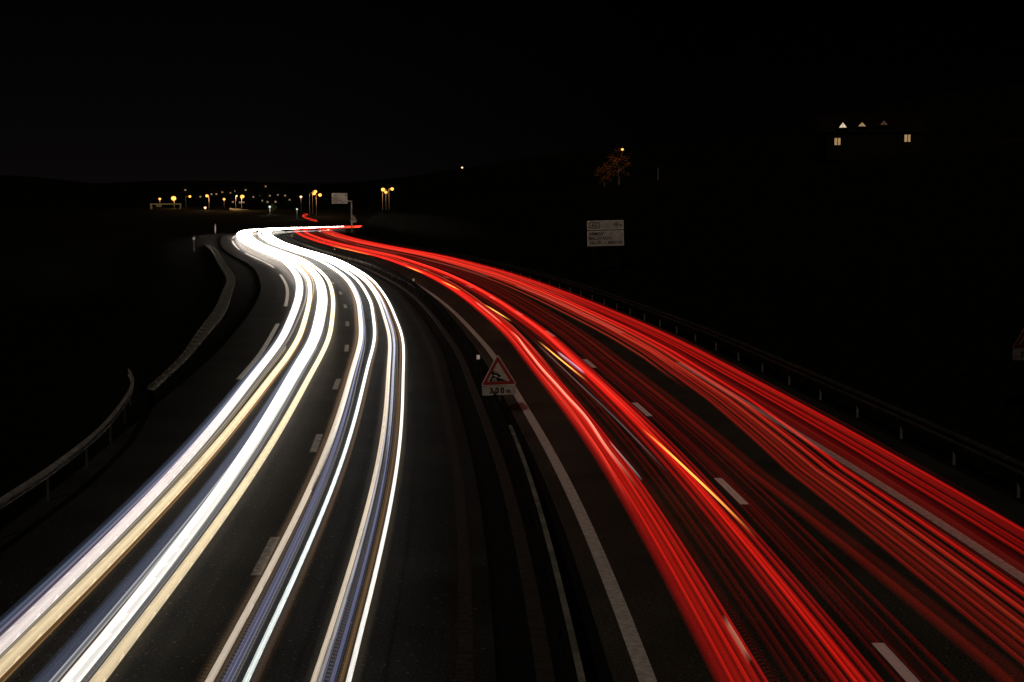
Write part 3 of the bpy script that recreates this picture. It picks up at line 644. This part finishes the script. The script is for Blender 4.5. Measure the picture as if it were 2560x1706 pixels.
def direction_sign(label, loc, rz, ry, w, h1, h2, arrow):
    root = tag(empty('direction_sign', loc, (0, ry, rz)), label, 'road sign', 'white exit direction signs')
    gap = .07
    def panel(name, z0, z1):
        a_ = MB().prism(rounded([(-w / 2, z0), (w / 2, z0), (w / 2, z1), (-w / 2, z1)], .05), -.012, .04).build(name, M_FRAME, root)
        MB().prism(rounded([(-w / 2 + .07, z0 + .07), (w / 2 - .07, z0 + .07), (w / 2 - .07, z1 - .07), (-w / 2 + .07, z1 - .07)], .04), -.016, -.012).build('field', M_WHITE, a_)
        return a_
    lo = panel('name_panel', 0, h2); hi = panel('exit_panel', h2 + gap, h2 + gap + h1)
    lh = h2 / 4.1
    for i, (txt, sh_) in enumerate((('ARMOY', 0), ('BELLEVAUX', 0))):
        text_mesh('lettering', txt, lh * 1.12, -w / 2 + .12, (.84, .49)[i] * h2 / 1.19, M_BLACK, lo, sx_=1.02, bold=.008)
    text_mesh('lettering', 'VALLÉE', lh * 1.12, -w / 2 + .12, .15, M_BLACK, lo, sx_=.88, shear=.18, bold=.006)
    text_mesh('lettering', 'DU', lh * .62, -w / 2 + .12 + w * .40, .15, M_BLACK, lo, sx_=.9, shear=.18)
    text_mesh('lettering', 'BREVON', lh * 1.12, w / 2 - .10, .15, M_BLACK, lo, align='RIGHT', sx_=.92, shear=.18, bold=.006)
    zc = h2 + gap + h1 / 2
    # oval exit number
    ring = MB(); n = 28; ow, oh = w * .155, h1 * .34; xo = -w / 2 + .13 + ow
    vs = []
    def sup(t, a_, b_): c_, s_ = math.cos(t), math.sin(t); return (xo + a_ * math.copysign(abs(c_) ** .6, c_), zc + b_ * math.copysign(abs(s_) ** .6, s_))
    for i in range(n):
        t = 2 * math.pi * i / n
        for (a_, b_) in ((ow, oh), (ow - .05, oh - .05)):
            u, v_ = sup(t, a_, b_); vs += [(u, -.021, v_), (u, -.016, v_)]
    fs = []
    for i in range(n):
        a_ = 4 * i; b_ = 4 * ((i + 1) % n)
        fs += [(a_, a_ + 2, b_ + 2, b_), (a_, b_, b_ + 1, a_ + 1), (a_ + 2, a_ + 3, b_ + 3, b_ + 2)]
    ring.add(vs, fs).build('oval', M_BLACK, hi)
    text_mesh('lettering', '4.2', h1 * .50, xo, zc - h1 * .17, M_BLACK, hi, align='CENTER', bold=.006)
    if arrow:
        MB().prism([(w / 2 - .50, zc + .05), (w / 2 - .42, zc + .15), (w / 2 - .2, zc - .03), (w / 2 - .12, zc + .06), (w / 2 - .12, zc - .24), (w / 2 - .42, zc - .22), (w / 2 - .30, zc - .13)], -.021, -.016).build('arrow', M_BLACK, hi)
    else:
        text_mesh('lettering', '150 m', h1 * .44, w / 2 - .13, zc - h1 * .14, M_BLACK, hi, align='RIGHT', shear=.15, bold=.004)
    return root

DS = 121.0
p = far_point(1514.5, 615, DS)
ds = direction_sign('large white direction sign with three place names above the right guard rail', p, 0.0, -math.radians(1.3), 2.85, .72, 1.19, False)
g0 = tz(p.x, p.y); 
for x_ in (-.9, .9): MB().tube((x_, .12, g0 - p.z - .4), (x_, .12, 1.9), .07).build('post', M_BLACKSTEEL, ds)
DF = 286.0
p = far_point(851.5, 508.5, DF)
df = direction_sign('far white direction sign hung on a cantilever post by the bend', p, 0.0, 0.0, 2.85, .76, 1.10, True)
g0 = -1.0 - p.z
mm = MB(); mm.box((2.85 / 2 + .75, .2, (.42 + g0) / 2), (.26, .26, .42 - g0 + .26)); mm.build('post', M_POLE, df)
MB().box((.62, .2, .45), (2.85 + .05, .2, .22)).build('arm', M_POLE, df)

# ------------------------------------------------------------------ marker posts
mk = MB().tube((0, 0, -.1), (0, 0, 1.72), .085, .075, 8).ball((0, 0, 1.72), .075)
k0 = None
for x_, yb, d_, label in ((541, 576, 301, 'bright white marker post left of the white bend'), (486.5, 622, 192, 'slim grey marker post in the dark verge left of the bend')):
    p = far_point(x_, yb, d_); r_ = tag(empty('marker_post', (p.x, p.y, tz(p.x, p.y))), label, 'marker post', 'marker posts on the left verge')
    far_ = d_ > 250
    MB().tube((0, 0, -.1), (0, 0, 1.80), .085, .075, 8).build('post', M_POSTWHITE if far_ else M_CONC, r_)
    MB().box((0, -.03, .9 if far_ else 1.45), (.24, .16, 1.1 if far_ else .3)).build('reflector', M_REFL if far_ else M_POSTWHITE, r_)
p = far_point(1644, 431, 420)
r_ = tag(empty('marker_post', (p.x, p.y, tz(p.x, p.y))), 'small lone pale post on the dark hillside right of the lit tree', 'marker post')
hh = max(1.3, p.z + 1.0 - tz(p.x, p.y)); MB().tube((0, 0, 0), (0, 0, hh), .08, .06).build('post', M_FRAME, r_)

# ------------------------------------------------------------------ street lamps
M_SOD = glow_mat('sodium_lamp', (1.0, .43, .085), 2.3)
M_WARM = glow_mat('pale_lamp', (1.0, .62, .32), 2.2)
M_COLD = glow_mat('cold_lamp', (.95, 1.0, .86), .9)
def street_lamp(label, x, y, dist, r=.5, mat=None, arm=0.0, power=900, col=(1, .55, .2), group='street lamps around the far junction', pole=None):
    h = far_point(x, y, dist); gz = tz(h.x, h.y)
    px_ = h.x + arm
    root = tag(empty('street_lamp', (px_, h.y, gz)), label, 'street lamp', group)
    H = h.z - gz
    pr = max(.07, dist * .00012)
    MB().tube((0, 0, -.3), (0, 0, H + .1), pr * 1.2, pr * .8).build('pole', pole or M_POLE, root)
    if abs(arm) > .2: MB().tube((0, 0, H + .1), (-arm * .92, 0, H + .45), pr * .7, pr * .6).build('arm', M_POLE, root)
    hd = MB().ball((-arm, 0, H + .32 + r * .45), r * .55, sz=.35).build('hood', M_DARKSTEEL, root)
    MB().ball((-arm, -.05, H), r * 1.05, sz=.85).build('lamp', mat or M_SOD, root, smooth=True)
    L = bpy.data.lights.new('lamp_light', 'POINT'); L.energy = power * .5; L.color = col; L.shadow_soft_size = r
    lo = bpy.data.objects.new('lamp_light', L); C.objects.link(lo); lo.parent = root; lo.location = (-arm - .0, -.9, H - r * .85 - .3)
    return root
street_lamp('brightest orange street lamp, standing over the left gantry', 438.5, 494.5, 860, 1.35, arm=0.3, power=5200)
street_lamp('small orange lamp left of the brightest one, above the gantry', 404, 496, 900, .72, power=900)
street_lamp('small orange lamp right of the brightest one beside a dark pole', 479, 490, 900, .75, arm=-2.4, power=900)
street_lamp('orange lamp on a tall lit pole, its arm reaching left', 521.5, 488.5, 800, .78, arm=1.0, power=7000)
street_lamp('low pale lamp below the tall arm lamp, by the lit kerb', 516.5, 518, 780, .62, M_WARM, power=500)
street_lamp('lone orange lamp midway between the two tall lit poles', 564, 497, 900, .72, power=600)
street_lamp('dimmer lamp on a short lit pole left of its brighter neighbour', 595.5, 489, 760, .42, M_WARM, arm=-.5, power=2500)
street_lamp('bright orange lamp right of its dimmer neighbour above the lit parapet', 609.5, 490.5, 760, .95, arm=-.5, power=8000)
street_lamp('greenish white lamp in front of the lit bush', 677.5, 516, 640, .50, M_COLD, power=900, col=(.8, 1, .8))
street_lamp('single orange lamp left of the tall lamp pair', 755.5, 491.5, 700, .55, M_WARM, power=700)
street_lamp('upper lamp of the close orange pair left of the far direction sign', 791.5, 478.5, 640, .68, arm=-1.2, power=2200)
street_lamp('lower lamp of the close orange pair left of the far direction sign', 788.5, 483.5, 600, .62, arm=-1.8, power=2200)
street_lamp('orange lamp with a tall pole nearest the far direction sign', 802.8, 487, 597, .66, arm=-1.5, power=2600)
street_lamp('low white lamp between the white bend and the short red streak', 745, 522, 560, .32, M_COLD, power=300, col=(.9, .95, 1))
street_lamp('left lamp of the orange trio above the right bank', 960, 474, 425, .52, arm=.75, power=1200)
street_lamp('lower middle lamp of the orange trio above the right bank', 967, 480.5, 450, .44, arm=-1.0, power=900)
street_lamp('right lamp of the orange trio above the right bank', 982.5, 472.5, 430, .46, arm=-.9, power=900)
street_lamp('lone small pale lamp high on the dark hill right of the trio', 1157, 420, 700, .42, M_WARM, power=60, group='lamps on the dark hill', pole=M_BLACKSTEEL)
street_lamp('faint orange lamp at the extreme right edge on the hill', 2562, 281, 300, .30, power=500, group='lamps on the dark hill')

# lit parapets, gantry and small red streak at the junction
def parapet(label, x0, y0, x1, y1, dist, h=.7, mat=M_CONC):
    a_ = far_point(x0, y0, dist); b_ = far_point(x1, y1, dist * 1.02)
    m = MB(); n = 8
    for i in range(n):
        p0 = a_.lerp(b_, i / n); p1 = a_.lerp(b_, (i + .97) / n)
        m.add([(p0.x, p0.y - .2, p0.z - h), (p1.x, p1.y - .2, p1.z - h), (p1.x, p1.y - .2, p1.z), (p0.x, p0.y - .2, p0.z),
               (p0.x, p0.y + .2, p0.z - h), (p1.x, p1.y + .2, p1.z - h), (p1.x, p1.y + .2, p1.z), (p0.x, p0.y + .2, p0.z)],
              [(0, 1, 2, 3), (5, 4, 7, 6), (3, 2, 6, 7), (4, 5, 1, 0), (4, 0, 3, 7), (1, 5, 6, 2)])
    return tag(m.build('parapet', mat), label, 'parapet', 'low lit walls of the far junction')
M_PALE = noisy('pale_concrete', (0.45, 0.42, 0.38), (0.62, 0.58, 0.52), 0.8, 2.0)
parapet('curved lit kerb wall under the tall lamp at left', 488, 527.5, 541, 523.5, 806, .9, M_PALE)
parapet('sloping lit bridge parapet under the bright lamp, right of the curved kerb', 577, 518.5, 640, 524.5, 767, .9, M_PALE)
parapet('brownish low wall behind the short far red streak', 745, 545.5, 806, 542, 560, 1.4)
parapet('long dim wall left of the far triangular sign', 806, 542, 884, 539.5, 600, 1.6)
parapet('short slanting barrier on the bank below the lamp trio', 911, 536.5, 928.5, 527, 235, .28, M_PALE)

ga = far_point(382, 538, 846); gz = tz(ga.x, ga.y)
gt_ = tag(empty('sign_gantry', (ga.x, ga.y, gz)), 'yellowish lit gantry portal at the far left of the junction', 'gantry')
M_GANT = noisy('ochre_steel', (0.30, 0.24, 0.12), (0.42, 0.34, 0.18), 0.6, 1.0)
top = far_point(382, 510, 846).z - gz
wd = (455 - 382) * 846 / F_PX
MB().box((0, 0, top / 2), (1.0, .6, top)).build('upright', M_GANT, gt_); MB().box((wd, 0, top / 2), (.7, .6, top)).build('upright', M_GANT, gt_)
MB().box((wd / 2, 0, top + .3), (wd + 1.2, .7, .7)).build('beam', M_GANT, gt_)
MB().box((wd * .27, -.5, top - .6), (3.0, .2, 1.1)).build('sign_panel', M_GANT, gt_)

def free_streak(label, pts, dist0, dist1, w, col, k_):
    root = tag(empty('taillight_streak'), label, 'light streak', GR)
    P = np.array([tuple(far_point(x_, y_, dist0 + (dist1 - dist0) * i / (len(pts) - 1))) for i, (x_, y_) in enumerate(pts)])
    P = resample(catmull(P, 10), 1.0)
    for dz, c_, kk in ((0, col, k_), (.35, R1, k_ * .7)):
        V = []; G = []; F = []
        for i, p in enumerate(P):
            for (a_, b_, e_) in ((-1, 0, .1), (0, 1, 1), (1, 0, .1), (0, -1, 1)):
                V.append((p[0] + a_ * w, p[1], p[2] + b_ * w * .8 + dz + 0.10 * math.sin(i * .9 + dz * 9) * (i < 30))); G.append([v_ * kk * .5 * e_ for v_ in c_] + [0])
        for i in range(len(P) - 1):
            for j in range(4): F.append((4 * i + j, 4 * i + (j + 1) % 4, 4 * i + 4 + (j + 1) % 4, 4 * i + 4 + j))
        ob = link_mesh('strand', V, F, M_STREAK, root)
        at = ob.data.attributes.new('glow', 'FLOAT_COLOR', 'POINT'); at.data.foreach_set('color', np.array(G, np.float32).ravel())
free_streak('short kinked red streak climbing behind the main bend', [(772, 536), (760, 538.5), (764, 543), (780, 549), (796, 553)], 555, 520, .15, R1, 1.5)

# ------------------------------------------------------------------ trees
def make_tree(name, label, loc, H, R, n=900, seed=1, leaf=.28, group=None, mat=None, bare=False):
    r = random.Random(seed); root = tag(empty(name, loc), label, 'tree', group)
    t = MB(); t.tube((0, 0, -.3), (0, 0, H * .5), H * .03, H * .02); lim = []
    for i in range(11):
        a_ = i * 2.4; z0 = H * (.28 + .05 * i * .6); l_ = R * r.uniform(.55, .95)
        e_ = (math.cos(a_) * l_, math.sin(a_) * l_, z0 + l_ * r.uniform(.5, 1.0)); t.tube((0, 0, z0), e_, H * .012, H * .004, 6); lim.append(e_)
    t.build('trunk', M_BARK, root)
    c = MB()
    cl = [(e_[0] * .8, e_[1] * .8, e_[2], R * r.uniform(.22, .42)) for e_ in lim] + [(0, 0, H * .85, R * .4), (0, 0, H * .68, R * .5)]
    for i in range(n):
        cx_, cy_, cz_, cr_ = r.choice(cl)
        d = Vector((r.gauss(0, 1), r.gauss(0, 1), r.gauss(0, .8))) * cr_ * .55
        p = Vector((cx_, cy_, cz_)) + d; u = Vector((r.gauss(0, 1), r.gauss(0, 1), r.gauss(0, 1))).normalized(); v_ = u.orthogonal().normalized(); s_ = leaf * r.uniform(.5, 1.3)
        c.add([p - u * s_, p - v_ * s_ * .6, p + u * s_, p + v_ * s_ * .6], [(0, 1, 2, 3)])
    c.build('crown', mat or M_LEAF, root)
    return root
hp = far_point(1548, 420, 330); hz = tz(hp.x, hp.y)
top_z = far_point(1548, 368, 330).z
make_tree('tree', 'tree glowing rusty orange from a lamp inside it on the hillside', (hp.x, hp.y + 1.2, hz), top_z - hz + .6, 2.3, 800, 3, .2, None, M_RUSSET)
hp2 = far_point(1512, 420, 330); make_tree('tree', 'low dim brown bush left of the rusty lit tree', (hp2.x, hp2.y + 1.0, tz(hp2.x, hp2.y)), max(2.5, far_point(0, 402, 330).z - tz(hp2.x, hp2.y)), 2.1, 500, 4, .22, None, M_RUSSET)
lp = far_point(1555, 376, 330)
street_lamp('tiny orange lamp shining through the rusty lit tree', 1555, 376, 327, 0.26, power=420, group='lamps on the dark hill', col=(1, .34, .10), pole=M_BLACKSTEEL)
bp_ = far_point(683, 530, 648); make_tree('tree', 'faint green bush lit by the greenish white lamp', (bp_.x, bp_.y, tz(bp_.x, bp_.y)), 3.6, 2.0, 300, 6, .4)

# ------------------------------------------------------------------ the house on the hill
M_WIN = glow_mat('lit_window', (1.0, .63, .28), .36)
M_WINB = glow_mat('bright_lit_window', (1.0, .80, .55), .75)
M_WIND = glow_mat('dim_lit_window', (1.0, .50, .34), .06)
HD = 255.0
hl = far_point(2060, 300, HD).x; hr = far_point(2300, 300, HD).x; hb = tz((hl + hr) / 2, HD + 4) - .5
ez = far_point(0, 334, HD).z; rz_ = far_point(0, 285, HD).z
ho = tag(empty('house', ((hl + hr) / 2, HD, hb)), 'dark house on the hill with three lit gable windows above two lit windows', 'house')
w2 = (hr - hl) / 2
MB().box((0, 4.5, (ez - hb) / 2), (2 * w2, 9, ez - hb)).build('wall', M_TIMBER, ho)
rf = MB(); z0 = ez - hb; z1 = rz_ - hb
rf.add([(-w2 - .7, -.6, z0 - .1), (w2 + .7, -.6, z0 - .1), (w2 + .7, 4.5, z1), (-w2 - .7, 4.5, z1), (-w2 - .7, 9.6, z0 - .1), (w2 + .7, 9.6, z0 - .1)],
       [(0, 1, 2, 3), (3, 2, 5, 4), (0, 3, 4), (1, 5, 2), (0, 4, 5, 1)])
ro = rf.build('roof', M_TILE, ho)
def hx(x_): return far_point(x_, 300, HD).x - (hl + hr) / 2
def hzz(y_): return far_point(0, y_, HD).z - hb
for x_, yt, yb, m_ in ((2099.5, 311, 323.5, M_WINB), (2147, 311, 320.5, M_WIN), (2201, 307, 317, M_WIND)):
    a_ = hx(x_); zt = hzz(yt); zb = hzz(yb); hw = .62
    d_ = MB(); d_.prism([(a_ - hw - .35, zb - .25), (a_ + hw + .35, zb - .25), (a_, zt + .45)], -.55, 3.0).build('dormer', M_TIMBER, ho)
    wv = MB().prism([(a_ - hw, zb), (a_ + hw, zb), (a_, zt)], -.60, -.56).build('window', m_, d_ if False else ho)
    MB().box((a_, -.61, (zt + zb) / 2 - .1), (.06, .02, zt - zb - .1)).build('mullion', M_TIMBER, wv)
for x_, yt, yb, m_ in ((2088.5, 349, 366, M_WIN), (2262, 341, 358.5, M_WIN)):
    a_ = hx(x_); zt = hzz(yt); zb = hzz(yb)
    wv = MB().box((a_, -.02, (zt + zb) / 2), (.95, .04, zt - zb)).build('window', m_, ho)
    MB().box((a_ + .02, -.05, (zt + zb) / 2), (.13, .02, zt - zb)).build('mullion', M_TIMBER, wv)

# ------------------------------------------------------------------ town on the far slope
GT = 'tiny houses of the far town'
M_TW = [glow_mat('town_window', c_, k_) for c_, k_ in (((1, .66, .36), .3), ((1, .50, .20), .3), ((1, .6, .3), .2), ((1, .75, .5), .2))]
town = [(533, 485), (545, 485), (560, 480), (580, 481), (590, 477), (618, 476), (632, 489), (637, 491), (655, 489), (668, 467), (681, 479), (698, 487), (716, 488), (727, 498), (505, 490), (468, 476), (586, 503), (612, 506), (603, 512), (692, 510), (672, 521), (660, 500), (678, 488)]
body = MB().box((0, 2.5, 2.2), (7, 5, 4.4)); body.prism([(-4, 4.4), (4, 4.4), (0, 7.2)], -.2, 5.2)
bd_me = body.build('town_house', M_RENDER); bme = bd_me.data; bpy.data.objects.remove(bd_me)
win_me = [link_mesh('w', *((lambda m_: (m_.v, m_.f))(MB().box((0, -.1, 2.6), (1.5, .12, 1.25)))), m).data for m in M_TW]
for o_ in [o_ for o_ in C.objects if o_.name == 'w' or o_.name.startswith('w.')]: bpy.data.objects.remove(o_)
for i, (x_, y_) in enumerate(town):
    best = None
    for d_ in list(range(950, 1100, 30)) + list(range(1100, 2900, 50)):
        p = far_point(x_, y_, d_); e_ = abs(p.z - 2.6 - tz(p.x, p.y)) / d_
        if best is None or e_ < best[0]: best = (e_, d_, p)
    p = best[2]; g = tz(p.x, p.y); sc = max(.8, min(2.2, best[1] / 1400))
    h_ = bpy.data.objects.new('town_house', bme); C.objects.link(h_); h_.location = (p.x, p.y, max(g, p.z - 2.6 * sc) - .2); h_.scale = (sc, sc, sc)
    h_.rotation_euler = (0, 0, rng.uniform(-.4, .4))
    tag(h_, 'tiny dark house with a lit window among the far town lights', 'house', GT)
    w_ = bpy.data.objects.new('window', win_me[[0, 0, 1, 2, 3, 0, 3][i % 7]]); C.objects.link(w_); w_.parent = h_
